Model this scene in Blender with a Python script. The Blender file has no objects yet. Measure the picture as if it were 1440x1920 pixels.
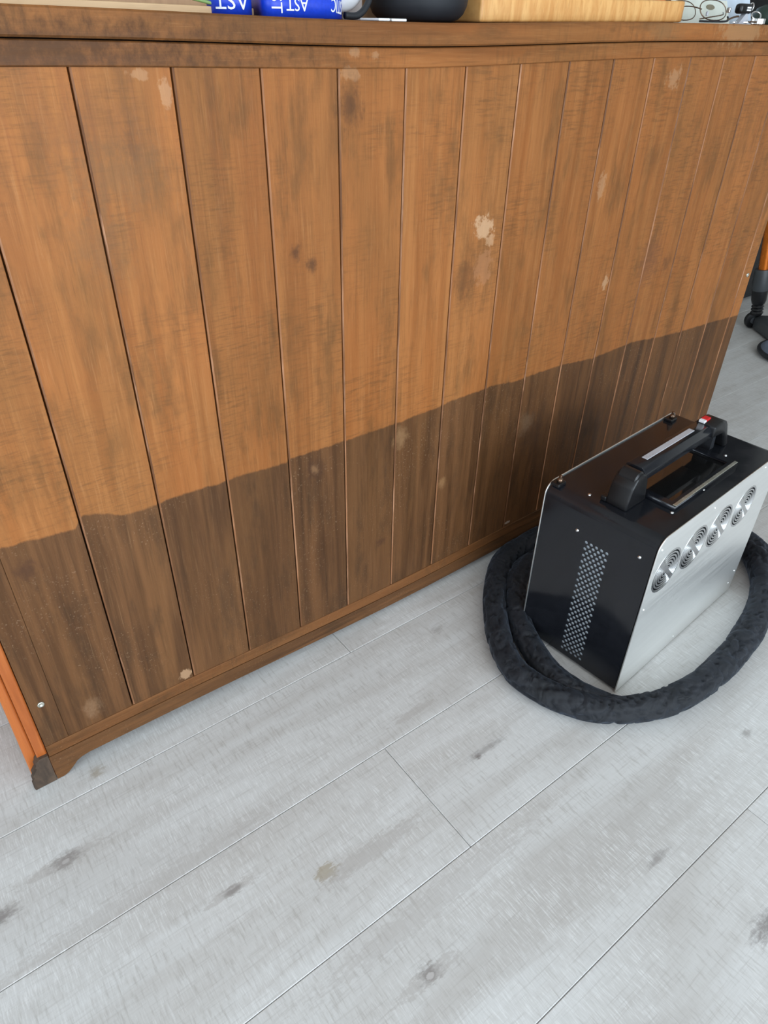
import bpy, bmesh, math, random
from mathutils import Vector, Matrix, noise as mnoise
random.seed(7)
C = bpy.context.scene.collection
PI = math.pi
R = math.radians

# ------------------------------------------------------------------ camera
cam_data = bpy.data.cameras.new('camera')
cam = bpy.data.objects.new('camera', cam_data)
C.objects.link(cam)
cam_data.sensor_fit = 'HORIZONTAL'
cam_data.sensor_width = 36
cam_data.lens = 36 * 1299.782 / 1440
cam_data.clip_start = 0.02
right = Vector((0.79834606, -0.60196392, 0.01682291))
down = Vector((-0.33549772, -0.46780058, -0.81768203))
fwd = Vector((0.50008485, 0.64714918, -0.57542427))
m3 = Matrix((right, -down, -fwd)).transposed()
cam.matrix_world = Matrix.Translation((0, 0, 1.0)) @ m3.to_4x4()
bpy.context.scene.camera = cam

# ------------------------------------------------------------------ world, lights, exposure
sc = bpy.context.scene
sc.view_settings.view_transform = 'Standard'
sc.view_settings.look = 'None'
sc.view_settings.gamma = 1
sc.view_settings.use_curve_mapping = False
sc.view_settings.exposure = 0.0
w = bpy.data.worlds.new('daylight')
sc.world = w
w.use_nodes = True
bg = w.node_tree.nodes['Background']
bg.inputs[0].default_value = (0.70, 0.83, 1.0, 1)
bg.inputs[1].default_value = 1.0


def area(name, loc, target, sx, sy, power, col):
    l = bpy.data.lights.new(name, 'AREA')
    l.shape = 'RECTANGLE'
    l.size = sx
    l.size_y = sy
    l.energy = power
    l.color = col
    o = bpy.data.objects.new(name, l)
    C.objects.link(o)
    o.location = loc
    o.rotation_euler = (Vector(target) - Vector(loc)).to_track_quat('-Z', 'Y').to_euler()
    return o


# daylight entering through the glazed doors behind the camera and the side window
area('window_light', (0.35, -2.62, 1.25), (0.35, 0, 1.15), 3.5, 2.1, 129, (0.81, 0.912, 1.0))
area('side_window_light', (-2.42, -0.6, 1.35), (0, -0.5, 1.1), 2.0, 1.7, 45, (0.78, 0.89, 1.0))


# ------------------------------------------------------------------ node helpers
class NT:
    def __init__(s, name):
        s.m = bpy.data.materials.new(name)
        s.m.use_nodes = True
        s.t = s.m.node_tree
        s.n = s.t.nodes
        s.b = s.n['Principled BSDF']
        s._pos = None

    def link(s, a, b):
        s.t.links.new(a, b)

    def put(s, sock, v):
        if hasattr(v, 'links') or isinstance(v, bpy.types.NodeSocket):
            s.link(v, sock)
        else:
            if sock.type == 'RGBA' and len(v) == 3:
                v = (*v, 1)
            sock.default_value = v

    def pos(s):
        if s._pos is None:
            s._pos = s.n.new('ShaderNodeNewGeometry').outputs['Position']
        return s._pos

    def rnd(s):
        return s.n.new('ShaderNodeObjectInfo').outputs['Random']

    def math(s, op, a, b=0.0, c=None):
        n = s.n.new('ShaderNodeMath')
        n.operation = op
        s.put(n.inputs[0], a)
        s.put(n.inputs[1], b)
        if c is not None:
            s.put(n.inputs[2], c)
        return n.outputs[0]

    def vmath(s, op, a, b):
        n = s.n.new('ShaderNodeVectorMath')
        n.operation = op
        s.put(n.inputs[0], a)
        s.put(n.inputs[1], b)
        return n.outputs['Value'] if op in ('LENGTH', 'DISTANCE') else n.outputs[0]

    def comb(s, x, y, z):
        n = s.n.new('ShaderNodeCombineXYZ')
        s.put(n.inputs[0], x)
        s.put(n.inputs[1], y)
        s.put(n.inputs[2], z)
        return n.outputs[0]

    def sep(s, v):
        n = s.n.new('ShaderNodeSeparateXYZ')
        s.link(v, n.inputs[0])
        return n.outputs

    def noise(s, vec, scale3=(1, 1, 1), detail=3, rough=0.55, dist=0.0):
        v = s.vmath('MULTIPLY', vec, scale3)
        n = s.n.new('ShaderNodeTexNoise')
        s.link(v, n.inputs['Vector'])
        n.inputs['Scale'].default_value = 1
        n.inputs['Detail'].default_value = detail
        n.inputs['Roughness'].default_value = rough
        n.inputs['Distortion'].default_value = dist
        return n.outputs['Fac']

    def step(s, x, lo, hi, a=0.0, b=1.0):
        n = s.n.new('ShaderNodeMapRange')
        n.interpolation_type = 'SMOOTHSTEP'
        s.put(n.inputs[0], x)
        s.put(n.inputs[1], lo)
        s.put(n.inputs[2], hi)
        s.put(n.inputs[3], a)
        s.put(n.inputs[4], b)
        return n.outputs[0]

    def mix(s, f, a, b, mode='MIX'):
        n = s.n.new('ShaderNodeMix')
        n.data_type = 'RGBA'
        n.blend_type = mode
        s.put(n.inputs[0], f)
        s.put(n.inputs[6], a)
        s.put(n.inputs[7], b)
        return n.outputs[2]

    def bump(s, h, strength=0.3, dist=0.001):
        n = s.n.new('ShaderNodeBump')
        n.inputs['Strength'].default_value = strength
        n.inputs['Distance'].default_value = dist
        s.link(h, n.inputs['Height'])
        s.link(n.outputs[0], s.b.inputs['Normal'])

    def out(s, col=None, rough=None, metal=None, spec=None):
        if col is not None:
            s.put(s.b.inputs['Base Color'], col)
        if rough is not None:
            s.put(s.b.inputs['Roughness'], rough)
        if metal is not None:
            s.put(s.b.inputs['Metallic'], metal)
        if spec is not None:
            s.put(s.b.inputs['Specular IOR Level'], spec)
        return s.m


def plain(name, col, rough=0.5, metal=0.0, spec=0.5, var=0.08, sc3=(40, 40, 40), bump=0.0):
    t = NT(name)
    n = t.noise(t.pos(), sc3, 4)
    lo = tuple(max(0, c * (1 - var * 2)) for c in col)
    hi = tuple(min(1, c * (1 + var * 2)) for c in col)
    t.out(t.mix(n, lo, hi), t.step(n, 0.2, 0.8, max(0, rough - .05), rough + .05), metal, spec)
    if bump:
        t.bump(n, bump, 0.002)
    return t.m


def spots(t, col, pts, jitter):
    """pts: (a, b, ra, rb, colour, strength); a along x, b along the other axis"""
    p = t.sep(t.pos())
    return col


# ------------------------------------------------------------------ materials
STAIN = [(0.035, 0.45), (0.129, 0.442), (0.136, 0.459), (0.173, 0.449), (0.189, 0.437), (0.243, 0.436),
         (0.251, 0.439), (0.347, 0.436), (0.36, 0.438), (0.448, 0.432), (0.458, 0.437), (0.563, 0.435),
         (0.666, 0.435), (0.775, 0.439), (0.794, 0.442), (0.895, 0.444), (0.96, 0.438), (1.091, 0.439),
         (1.194, 0.429), (1.338, 0.435), (1.431, 0.424), (1.55, 0.417), (1.595, 0.417), (1.778, 0.408)]


def blot(t, col, x, b, pts, nz):
    """adds knots, filler patches and dark blotches of their own shape to a timber colour"""
    for (px, pz, rx, rz, c, st) in pts:
        dx = t.math('DIVIDE', t.math('SUBTRACT', x, px), rx)
        dz = t.math('DIVIDE', t.math('SUBTRACT', b, pz), rz)
        d = t.math('SQRT', t.math('ADD', t.math('MULTIPLY', dx, dx), t.math('MULTIPLY', dz, dz)))
        d = t.math('ADD', d, t.math('MULTIPLY', t.math('SUBTRACT', nz, 0.5), 3.4))
        hi, lw = (1.2, 0.7) if c[0] > 0.3 and min(rx, rz) < 0.03 else (1.7, 0.1)
        col = t.mix(t.step(d, hi, lw, 0.0, st), col, c)
    return col


def cabinet_wood(name, horizontal=False, stain=True, dark=0.0):
    t = NT(name)
    P = t.pos()
    r = t.rnd()
    x, y, z = t.sep(P)
    off = t.math('MULTIPLY', r, 37.0)
    V = t.vmath('ADD', P, t.comb(off, off, off))
    ax = (lambda a, l: (l, a, a)) if horizontal else (lambda a, l: (a, a, l))
    grain = t.noise(V, ax(48, 2.2), 5, 0.6, 0.6)
    fine = t.noise(V, ax(430, 16), 3, 0.65)
    mid = t.noise(V, ax(150, 6), 4, 0.65)
    cath = t.noise(V, ax(11, 1.1), 2, 0.5, 1.2)
    blotch = t.noise(V, ax(26, 8), 5, 0.65)
    broad = t.noise(V, ax(7, 3), 3, 0.6)
    saw = t.noise(V, ax(26, 150) if horizontal else (30, 30, 260), 3, 0.7)
    sawmask = t.noise(V, (7, 7, 7), 3)
    # freshly sanded, oiled timber
    up = t.mix(t.step(grain, 0.28, 0.72), (0.270, 0.094, 0.025), (0.388, 0.154, 0.046))
    up = t.mix(t.step(cath, 0.35, 0.7, 0, 0.5), up, (0.405, 0.140, 0.037))
    up = t.mix(t.step(broad, 0.44, 0.66, 0, 0.45), up, (0.235, 0.101, 0.031))
    up = t.mix(t.step(blotch, 0.47, 0.72, 0, 0.62), up, (0.145, 0.067, 0.023))
    sm = t.math('MULTIPLY', t.step(saw, 0.44, 0.70), t.step(sawmask, 0.36, 0.66))
    up = t.mix(t.math('MULTIPLY', sm, 0.55), up, (0.130, 0.060, 0.022))
    up = t.mix(t.step(mid, 0.52, 0.74, 0, 0.34), up, (0.155, 0.066, 0.022))
    up = t.mix(t.step(fine, 0.54, 0.76, 0, 0.36), up, (0.155, 0.068, 0.022))
    up = t.mix(t.step(fine, 0.46, 0.26, 0, 0.22), up, (0.50, 0.25, 0.10))
    # old, darkened finish
    lo = t.mix(t.step(grain, 0.28, 0.72), (0.074, 0.033, 0.0135), (0.165, 0.073, 0.028))
    lo = t.mix(t.step(cath, 0.42, 0.70, 0, 0.5), lo, (0.185, 0.082, 0.029))
    lo = t.mix(t.step(blotch, 0.46, 0.70, 0, 0.55), lo, (0.055, 0.030, 0.015))
    lo = t.mix(t.step(mid, 0.50, 0.74, 0, 0.35), lo, (0.050, 0.024, 0.010))
    lo = t.mix(t.step(fine, 0.46, 0.26, 0, 0.25), lo, (0.22, 0.115, 0.05))
    sp = t.noise(V, (330, 330, 330), 2, 0.5)
    wear = t.noise(P, (7, 7, 7), 2)
    lo = t.mix(t.math('MULTIPLY', t.step(sp, 0.62, 0.74), t.step(wear, 0.42, 0.6, 0, 0.5)), lo, (0.30, 0.19, 0.115))
    lo = t.mix(t.step(t.noise(V, ax(260, 7), 2), 0.68, 0.80, 0, .35), lo, (0.27, 0.15, 0.07))
    if stain:
        ramp = t.n.new('ShaderNodeFloatCurve')
        cu = ramp.mapping.curves[0]
        xs = [(a / 1.8, b) for a, b in STAIN]
        cu.points[0].location = (0, 0.45)
        cu.points[1].location = (1, 0.408)
        for a, b in xs:
            cu.points.new(a, b)
        for q in cu.points:
            q.handle_type = 'VECTOR'
        ramp.mapping.update()
        t.link(t.math('DIVIDE', x, 1.8), ramp.inputs['Value'])
        h = ramp.outputs[0]
        ed = t.math('MULTIPLY', t.math('SUBTRACT', t.noise(V, (60, 60, 20), 4, 0.7), 0.5), 0.009)
        f = t.step(t.math('SUBTRACT', t.math('ADD', z, ed), h), -0.0022, 0.0022)
        col = t.mix(f, lo, up)
    else:
        f = t.step(t.noise(V, ax(8, 1.6), 3), 0.42, 0.62, dark, min(1, dark + 0.35))
        col = t.mix(f, up, lo)
    n2 = t.noise(P, (95, 95, 70), 5, 0.7)
    pale = (0.55, 0.34, 0.19)
    knot = (0.075, 0.034, 0.018)
    col = blot(t, col, x, z, [
        (0.838, 0.737, 0.020, 0.018, pale, .75), (0.853, 0.714, 0.008, 0.012, pale, .5),
        (0.336, 0.936, 0.007, 0.011, pale, .35), (0.310, 0.953, 0.012, 0.005, pale, .28), (1.0, 0.083, 0.008, 0.003, (0.6, 0.5, 0.4), .6),
        (0.578, 0.948, 0.014, 0.007, pale, .3),
        (0.578, 0.915, 0.016, 0.022, knot, .6), (0.501, 0.401, 0.013, 0.016, knot, .8),
        (0.502, 0.402, 0.006, 0.008, (0.25, 0.13, 0.06), .8),
        (0.806, 0.660, 0.022, 0.032, (0.12, 0.05, 0.02), .55),
        (0.845, 0.672, 0.018, 0.03, (0.40, 0.18, 0.08), .5),
        (1.325, 0.612, 0.030, 0.045, (0.17, 0.07, 0.035), .55), (1.39, 0.594, 0.014, 0.020, knot, .5),
        (0.679, 0.404, 0.014, 0.018, (0.30, 0.17, 0.08), .6), (1.187, 0.591, 0.008, 0.014, pale, .6),
        (0.488, 0.748, 0.007, 0.010, knot, .7), (0.512, 0.727, 0.007, 0.010, knot, .7),
        (0.290, 0.888, 0.006, 0.022, knot, .45), (0.054, 0.405, 0.012, 0.014, knot, .7),
        (0.641, 0.190, 0.008, 0.010, knot, .7), (0.789, 0.268, 0.009, 0.010, (0.30, 0.16, 0.07), .7),
        (0.228, 0.092, 0.010, 0.010, pale, .55), (0.075, 0.115, 0.012, 0.016, (0.30, 0.18, 0.10), .5),
        (1.04, 0.30, 0.03, 0.05, (0.07, 0.035, 0.02), .5), (1.01, 0.33, 0.02, 0.02, (0.30, 0.19, 0.11), .35),
        (0.255, 0.905, 0.05, 0.03, (0.20, 0.085, 0.035), .35),
        (0.27, 0.86, 0.05, 0.035, (0.18, 0.095, 0.042), .45), (0.24, 0.79, 0.03, 0.04, (0.18, 0.095, 0.042), .4),
        (1.27, 0.93, 0.02, 0.016, pale, .35), (1.12, 0.77, 0.010, 0.02, pale, .35),
    ], n2)
    if horizontal:
        col = blot(t, col, x, z, [
            (0.08, 0.974, 0.33, 0.024, (0.105, 0.045, 0.017), .92), (0.585, 0.970, 0.008, 0.006, pale, .3),
            (0.615, 0.968, 0.006, 0.005, pale, .3), (1.20, 1.0, 0.05, 0.014, (0.25, 0.14, 0.06), .5),
            (1.43, 1.0, 0.07, 0.02, (0.45, 0.28, 0.14), .4)], n2)
    col = t.mix(1.0, col, t.comb(*[t.step(r, 0, 1, a, b) for a, b in ((.80, 1.03), (.79, 1.03), (.78, 1.05))]), 'MULTIPLY')
    t.out(col, t.step(grain, 0.3, 0.7, 0.46, 0.60), 0, 0.17)
    t.bump(t.math('ADD', t.math('MULTIPLY', fine, 0.6), t.math('MULTIPLY', saw, 0.5)), 0.35, 0.0012)
    return t.m


def floor_wood():
    t = NT('whitewashed_laminate')
    P = t.pos()
    r = t.rnd()
    x, y, z = t.sep(P)
    off = t.math('MULTIPLY', r, 53.0)
    V = t.vmath('ADD', P, t.comb(off, off, 0.0))
    streak = t.noise(V, (2.0, 15, 1), 4, 0.6, 0.8)
    band = t.noise(V, (1.3, 5, 1), 2, 0.5, 0.6)
    fine = t.noise(V, (14, 330, 1), 3, 0.65)
    saw = t.noise(V, (460, 40, 1), 3, 0.7)
    saw2 = t.noise(V, (240, 30, 1), 3, 0.65)
    msk = t.noise(V, (5, 9, 1), 3)
    col = t.mix(t.step(streak, 0.3, 0.72), (0.64, 0.635, 0.62), (0.53, 0.51, 0.485))
    col = t.mix(t.step(band, 0.50, 0.74, 0, 0.38), col, (0.40, 0.37, 0.345))
    col = t.mix(t.math('MULTIPLY', t.step(saw, 0.44, 0.74), t.step(msk, 0.36, 0.62, 0.12, 0.75)), col, (0.80, 0.80, 0.79))
    col = t.mix(t.math('MULTIPLY', t.step(saw2, 0.48, 0.74), t.step(msk, 0.64, 0.40, 0.15, 0.55)), col, (0.36, 0.335, 0.305))
    col = t.mix(t.step(fine, 0.50, 0.76, 0, 0.36), col, (0.36, 0.335, 0.31))
    n2 = t.noise(P, (70, 170, 60), 4, 0.7)
    kn = (0.17, 0.145, 0.135)
    ha = (0.42, 0.39, 0.365)
    col = blot(t, col, x, y, [
        (-0.038, 0.693, 0.06, 0.010, ha, .5), (-0.035, 0.693, 0.018, 0.011, kn, .6), (-0.036, 0.691, 0.006, 0.003, (0.55, 0.52, 0.5), .6),
        (0.138, 0.510, 0.04, 0.008, ha, .5), (0.139, 0.510, 0.012, 0.006, kn, .6),
        (0.259, 0.454, 0.017, 0.012, (0.34, 0.28, 0.19), .65), (0.33, 0.44, 0.09, 0.014, ha, .5),
        (0.292, 0.263, 0.05, 0.010, ha, .5), (0.294, 0.265, 0.014, 0.010, kn, .6), (0.293, 0.262, 0.005, 0.003, (0.6, 0.57, 0.55), .6),
        (0.588, 0.468, 0.035, 0.006, kn, .45), (0.57, 0.465, 0.006, 0.004, kn, .7),
        (0.704, 0.033, 0.03, 0.012, kn, .7), (0.662, 0.180, 0.020, 0.006, kn, .5),
        (-0.13, 0.665, 0.02, 0.01, kn, .7), (0.708, 0.732, 0.012, 0.008, kn, .35), (0.54, 0.60, 0.05, 0.008, ha, .5),
        (0.048, 0.812, 0.010, 0.010, (0.30, 0.24, 0.16), .6), (0.979, 0.221, 0.010, 0.006, kn, .5),
        (0.37, 0.33, 0.20, 0.018, ha, .35), (0.05, 0.58, 0.2, 0.018, ha, .35),
    ], n2)
    t.out(col, t.step(fine, 0.3, 0.7, 0.36, 0.48), 0, 0.4)
    t.bump(t.math('ADD', t.math('MULTIPLY', saw, 0.6), fine), 0.14, 0.0007)
    return t.m


M = {}
M['plank'] = cabinet_wood('oiled_pine_planks')
M['board'] = cabinet_wood('oiled_pine_board', True, False, 0.0)
M['apron'] = cabinet_wood('worn_pine_apron', True, False, 0.97)
M['low_rail'] = cabinet_wood('worn_pine_low_rail', True, False, 0.62)
M['floor'] = floor_wood()


t = NT('lit_plank_edge')  # paler tone paints the light caught on the planks' left chamfers
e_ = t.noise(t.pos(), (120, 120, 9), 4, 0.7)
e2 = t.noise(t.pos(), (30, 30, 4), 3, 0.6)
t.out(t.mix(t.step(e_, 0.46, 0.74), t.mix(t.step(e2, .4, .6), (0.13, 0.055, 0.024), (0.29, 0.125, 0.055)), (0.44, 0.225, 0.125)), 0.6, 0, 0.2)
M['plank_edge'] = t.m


def simple_wood(name, a, b, ax=(3, 40, 40), rough=0.45):
    t = NT(name)
    g = t.noise(t.pos(), ax, 4, 0.6, 0.6)
    f = t.noise(t.pos(), tuple(q * 6 for q in ax), 3)
    col = t.mix(t.step(g, 0.3, 0.7), a, b)
    col = t.mix(t.step(f, 0.5, 0.8, 0, 0.3), col, tuple(q * .6 for q in a))
    t.out(col, rough)
    t.bump(f, 0.15, 0.0008)
    return t.m


M['orange_wood'] = simple_wood('orange_varnished_pine', (0.36, 0.088, 0.016), (0.52, 0.150, 0.032), (60, 60, 3), 0.35)
M['dark_foot'] = simple_wood('dark_broken_timber', (0.045, 0.028, 0.018), (0.10, 0.062, 0.038), (50, 50, 20), 0.7)
M['inner'] = plain('dark_cabinet_inside', (0.05, 0.028, 0.014), 0.8)
M['chop'] = simple_wood('cutting_board_wood', (0.58, 0.27, 0.075), (0.74, 0.42, 0.15), (70, 10, 14), 0.45)
M['pale_wood'] = simple_wood('pale_tray_wood', (0.52, 0.33, 0.17), (0.66, 0.45, 0.25), (4, 30, 60), 0.55)
M['brown_box'] = simple_wood('brown_box_wood', (0.40, 0.23, 0.12), (0.52, 0.32, 0.18), (20, 20, 8), 0.6)
M['black_paint'] = plain('gloss_black_enamel', (0.010, 0.011, 0.014), 0.15, 0, 0.45, 0.15, (30, 30, 30))
M['black_glass'] = plain('dark_smoked_glass', (0.008, 0.008, 0.008), 0.06, 0, 0.9, 0.05)
M['black_plastic'] = plain('black_plastic', (0.008, 0.008, 0.009), 0.32, 0, 0.4, 0.1, (60, 60, 60), 0.05)
M['matte_black'] = plain('matte_black', (0.016, 0.018, 0.022), 0.55, 0, 0.4)
M['steel'] = plain('brushed_silver_panel', (0.93, 0.94, 0.92), 0.33, 0.8, 0.5, 0.03, (4, 4, 160))
M['bright_steel'] = plain('bright_steel', (0.82, 0.83, 0.84), 0.2, 1.0, 0.5, 0.03)
M['guard_steel'] = plain('fan_guard_steel', (0.80, 0.82, 0.84), 0.22, 1.0, 0.5, 0.03)
M['baffle'] = plain('grey_baffle', (0.62, 0.67, 0.72), 0.45, 0.1)
M['strip'] = plain('pale_grey_plastic', (0.45, 0.46, 0.50), 0.3)
M['silver_trim'] = plain('silver_trim', (0.62, 0.62, 0.54), 0.25, 0.9)
M['red'] = plain('red_plastic', (0.62, 0.015, 0.02), 0.35)
M['white'] = plain('white_plastic', (0.75, 0.75, 0.77), 0.4)
M['paper'] = plain('white_paper', (0.80, 0.80, 0.78), 0.7)
M['blue_paper'] = plain('pale_blue_paper', (0.55, 0.64, 0.74), 0.6)
M['card'] = plain('greenish_white_card', (0.62, 0.64, 0.57), 0.6)
M['brown_print'] = plain('brown_print', (0.20, 0.17, 0.11), 0.6)
M['grey_plastic'] = plain('warm_grey_plastic', (0.36, 0.31, 0.29), 0.5)
M['blue'] = plain('blue_ribbon', (0.006, 0.045, 0.52), 0.42, 0, 0.5, 0.1, (300, 300, 300), 0.05)
M['print'] = plain('white_lettering', (0.78, 0.80, 0.84), 0.5)
M['green'] = plain('green_stem', (0.20, 0.32, 0.10), 0.5)
M['dark_green'] = plain('dark_green_plastic', (0.02, 0.04, 0.03), 0.4)
M['orange'] = plain('orange_red_plastic', (0.85, 0.14, 0.03), 0.45)
M['bronze'] = plain('bronze_wire', (0.20, 0.13, 0.09), 0.25, 0.9)
M['orange_tube'] = plain('orange_anodised_tube', (0.62, 0.16, 0.015), 0.25, 0.6)
M['dark_grey'] = plain('dark_grey_plastic', (0.05, 0.055, 0.06), 0.45)
M['black_lacquer'] = plain('black_furniture', (0.006, 0.006, 0.007), 0.5)
M['grey_fabric'] = plain('slate_grey_fabric', (0.16, 0.19, 0.25), 0.85, 0, 0.3, 0.1, (200, 200, 200), 0.2)
M['wall'] = plain('white_wall_paint', (0.70, 0.68, 0.64), 0.8, 0, 0.3, 0.02, (3, 3, 3))
M['subfloor'] = plain('grey_joint', (0.48, 0.47, 0.45), 0.8)

t = NT('clear_lens')
t.b.inputs['Transmission Weight'].default_value = 1
t.out((0.97, 0.98, 0.97), 0.02)
t.b.inputs['IOR'].default_value = 1.15
M['lens'] = t.m

t = NT('black_hose_sleeve')
n = t.noise(t.pos(), (18, 18, 18), 4, 0.6)
wv = t.noise(t.pos(), (900, 900, 900), 2)
col = t.mix(t.step(n, .3, .75), (0.004, 0.005, 0.007), (0.011, 0.0125, 0.017))
col = t.mix(t.step(t.noise(t.pos(), (30, 30, 30), 4, 0.7), .60, .74, 0, .3), col, (0.06, 0.055, 0.052))
t.out(col, 0.72, 0, 0.45)
t.b.inputs['Sheen Weight'].default_value = 0.10
t.b.inputs['Sheen Tint'].default_value = (0.6, 0.75, 1, 1)
fold = t.noise(t.pos(), (24, 24, 16), 2, 0.45, 1.5)
t.bump(t.math('ADD', t.math('MULTIPLY', fold, 1.0), t.math('MULTIPLY', wv, 0.03)), 0.5, 0.016)
M['sleeve'] = t.m


# ------------------------------------------------------------------ object helpers
def tag(o, label, cat, group=None):
    o['label'] = label
    o['category'] = cat
    if group:
        o['group'] = group
    return o


def empty(name, loc=(0, 0, 0), rz=0.0):
    o = bpy.data.objects.new(name, None)
    o.empty_display_size = 0.05
    C.objects.link(o)
    o.location = loc
    o.rotation_euler = (0, 0, rz)
    return o


def obj(name, bm, mat, parent=None, smooth=False, loc=None, flat_angle=None):
    me = bpy.data.meshes.new(name)
    bmesh.ops.recalc_face_normals(bm, faces=bm.faces)
    bm.to_mesh(me)
    bm.free()
    o = bpy.data.objects.new(name, me)
    me.materials.append(M[mat] if isinstance(mat, str) else mat)
    C.objects.link(o)
    if parent:
        o.parent = parent
    if loc:
        o.location = loc
    if smooth:
        for p in me.polygons:
            p.use_smooth = True
        if flat_angle:
            me.set_sharp_from_angle(angle=R(flat_angle))
    return o


def box(bm, x0, x1, y0, y1, z0, z1, bev=0.0, seg=2, mat=None):
    g = bmesh.ops.create_cube(bm, size=1)
    vs = g['verts']
    for v in vs:
        v.co = Vector(((x0 + x1) / 2 + v.co.x * (x1 - x0), (y0 + y1) / 2 + v.co.y * (y1 - y0), (z0 + z1) / 2 + v.co.z * (z1 - z0)))
    if bev:
        es = list({e for v in vs for e in v.link_edges})
        bmesh.ops.bevel(bm, geom=es, offset=bev, segments=seg, affect='EDGES', profile=0.5)
    return bm


def mkbox(*a, **k):
    return box(bmesh.new(), *a, **k)


def prism(bm, poly, axis, a, b, bev=0.0, seg=2):
    """poly: 2-D outline; axis 'y' -> (x,z), 'z' -> (x,y), 'x' -> (y,z)"""
    def P(p, h):
        return {'y': (p[0], h, p[1]), 'z': (p[0], p[1], h), 'x': (h, p[0], p[1])}[axis]
    v0 = [bm.verts.new(P(p, a)) for p in poly]
    v1 = [bm.verts.new(P(p, b)) for p in poly]
    n = len(poly)
    fs = [bm.faces.new(v0), bm.faces.new(v1[::-1])]
    for i in range(n):
        fs.append(bm.faces.new((v0[i], v0[(i + 1) % n], v1[(i + 1) % n], v1[i])))
    bmesh.ops.recalc_face_normals(bm, faces=fs)
    if bev:
        es = list({e for f in fs for e in f.edges})
        bmesh.ops.bevel(bm, geom=es, offset=bev, segments=seg, affect='EDGES', profile=0.5)
    return bm


def lathe(bm, prof, n=32, mat=Matrix.Identity(4)):
    rings = []
    for r, z in prof:
        if r < 1e-6:
            rings.append([bm.verts.new(mat @ Vector((0, 0, z)))])
        else:
            rings.append([bm.verts.new(mat @ Vector((r * math.cos(2 * PI * i / n), r * math.sin(2 * PI * i / n), z))) for i in range(n)])
    for A, B in zip(rings, rings[1:]):
        for i in range(n):
            a, b = A[i % len(A)], A[(i + 1) % len(A)]
            c, d = B[(i + 1) % len(B)], B[i % len(B)]
            f = []
            for q in (a, b, c, d):
                if q not in f:
                    f.append(q)
            if len(f) > 2:
                bm.faces.new(f)
    return bm


def catmull(pts, n):
    pts = [Vector(p) for p in pts]
    out = []
    m = len(pts)
    for i in range(m - 1):
        p0, p1, p2, p3 = pts[max(i - 1, 0)], pts[i], pts[i + 1], pts[min(i + 2, m - 1)]
        for k in range(n):
            u = k / n
            out.append(0.5 * ((2 * p1) + (p2 - p0) * u + (2 * p0 - 5 * p1 + 4 * p2 - p3) * u * u + (3 * p1 - p0 - 3 * p2 + p3) * u ** 3))
    out.append(pts[-1])
    return out


def tube(bm, pts, rad, n=10, closed=False, rf=None):
    pts = [Vector(p) for p in pts]
    m = len(pts)
    rings = []
    prev = None
    for i, p in enumerate(pts):
        a = pts[(i - 1) % m] if (closed or i > 0) else p
        b = pts[(i + 1) % m] if (closed or i < m - 1) else p
        t_ = (b - a).normalized()
        if prev is None:
            up = Vector((0, 0, 1)) if abs(t_.z) < 0.9 else Vector((1, 0, 0))
            u = t_.cross(up).normalized()
        else:
            u = (prev - t_ * prev.dot(t_)).normalized()
        prev = u
        v = t_.cross(u)
        r = rad[i] if isinstance(rad, (list, tuple)) else rad
        ring = []
        for k in range(n):
            th = 2 * PI * k / n
            rr = r * (rf(i, th, p) if rf else 1)
            ring.append(bm.verts.new(p + (u * math.cos(th) + v * math.sin(th)) * rr))
        rings.append(ring)
    rr_ = rings + ([rings[0]] if closed else [])
    for A, B in zip(rr_, rr_[1:]):
        for k in range(n):
            bm.faces.new((A[k], A[(k + 1) % n], B[(k + 1) % n], B[k]))
    if not closed:
        bm.faces.new(rings[0][::-1])
        bm.faces.new(rings[-1])
    return bm


def plate(name, loops, thick, xf):
    """flat plate with true holes: loops[0] is the outline, the others are cut out; xf maps (u, v, w) to local space"""
    cu = bpy.data.curves.new(name, 'CURVE')
    cu.dimensions = '2D'
    cu.fill_mode = 'BOTH'
    cu.extrude = thick / 2
    for lp in loops:
        s = cu.splines.new('POLY')
        s.points.add(len(lp) - 1)
        for q, p in zip(s.points, lp):
            q.co = (p[0], p[1], 0, 1)
        s.use_cyclic_u = True
    o = bpy.data.objects.new(name, cu)
    C.objects.link(o)
    dg = bpy.context.evaluated_depsgraph_get()
    me = bpy.data.meshes.new_from_object(o.evaluated_get(dg))
    bpy.data.objects.remove(o)
    bpy.data.curves.remove(cu)
    bm = bmesh.new()
    bm.from_mesh(me)
    bpy.data.meshes.remove(me)
    for v in bm.verts:
        v.co = Vector(xf(v.co.x, v.co.y, v.co.z))
    bmesh.ops.remove_doubles(bm, verts=bm.verts, dist=1e-6)
    return bm


def text_bm(s, size, depth=0.0004):
    cu = bpy.data.curves.new('lettering', 'FONT')
    cu.body = s
    cu.size = size
    cu.extrude = depth / 2
    cu.resolution_u = 3
    o = bpy.data.objects.new('lettering', cu)
    C.objects.link(o)
    dg = bpy.context.evaluated_depsgraph_get()
    dg.update()
    me = bpy.data.meshes.new_from_object(o.evaluated_get(dg))
    bpy.data.objects.remove(o)
    bpy.data.curves.remove(cu)
    bm = bmesh.new()
    bm.from_mesh(me)
    bpy.data.meshes.remove(me)
    xs = [v.co.x for v in bm.verts]
    ys = [v.co.y for v in bm.verts]
    cx, cy = (min(xs) + max(xs)) / 2, (min(ys) + max(ys)) / 2
    for v in bm.verts:
        v.co.x -= cx
        v.co.y -= cy
    return bm


def sag(x, z):
    """the old cabinet sags a little near the middle of its length"""
    return -(0.0140 - 0.0055 * z) * math.exp(-((x - 0.68) / 0.36) ** 2)


def sagged(bm):
    for v in bm.verts:
        v.co.z += sag(v.co.x, v.co.z)
    return bm


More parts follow.
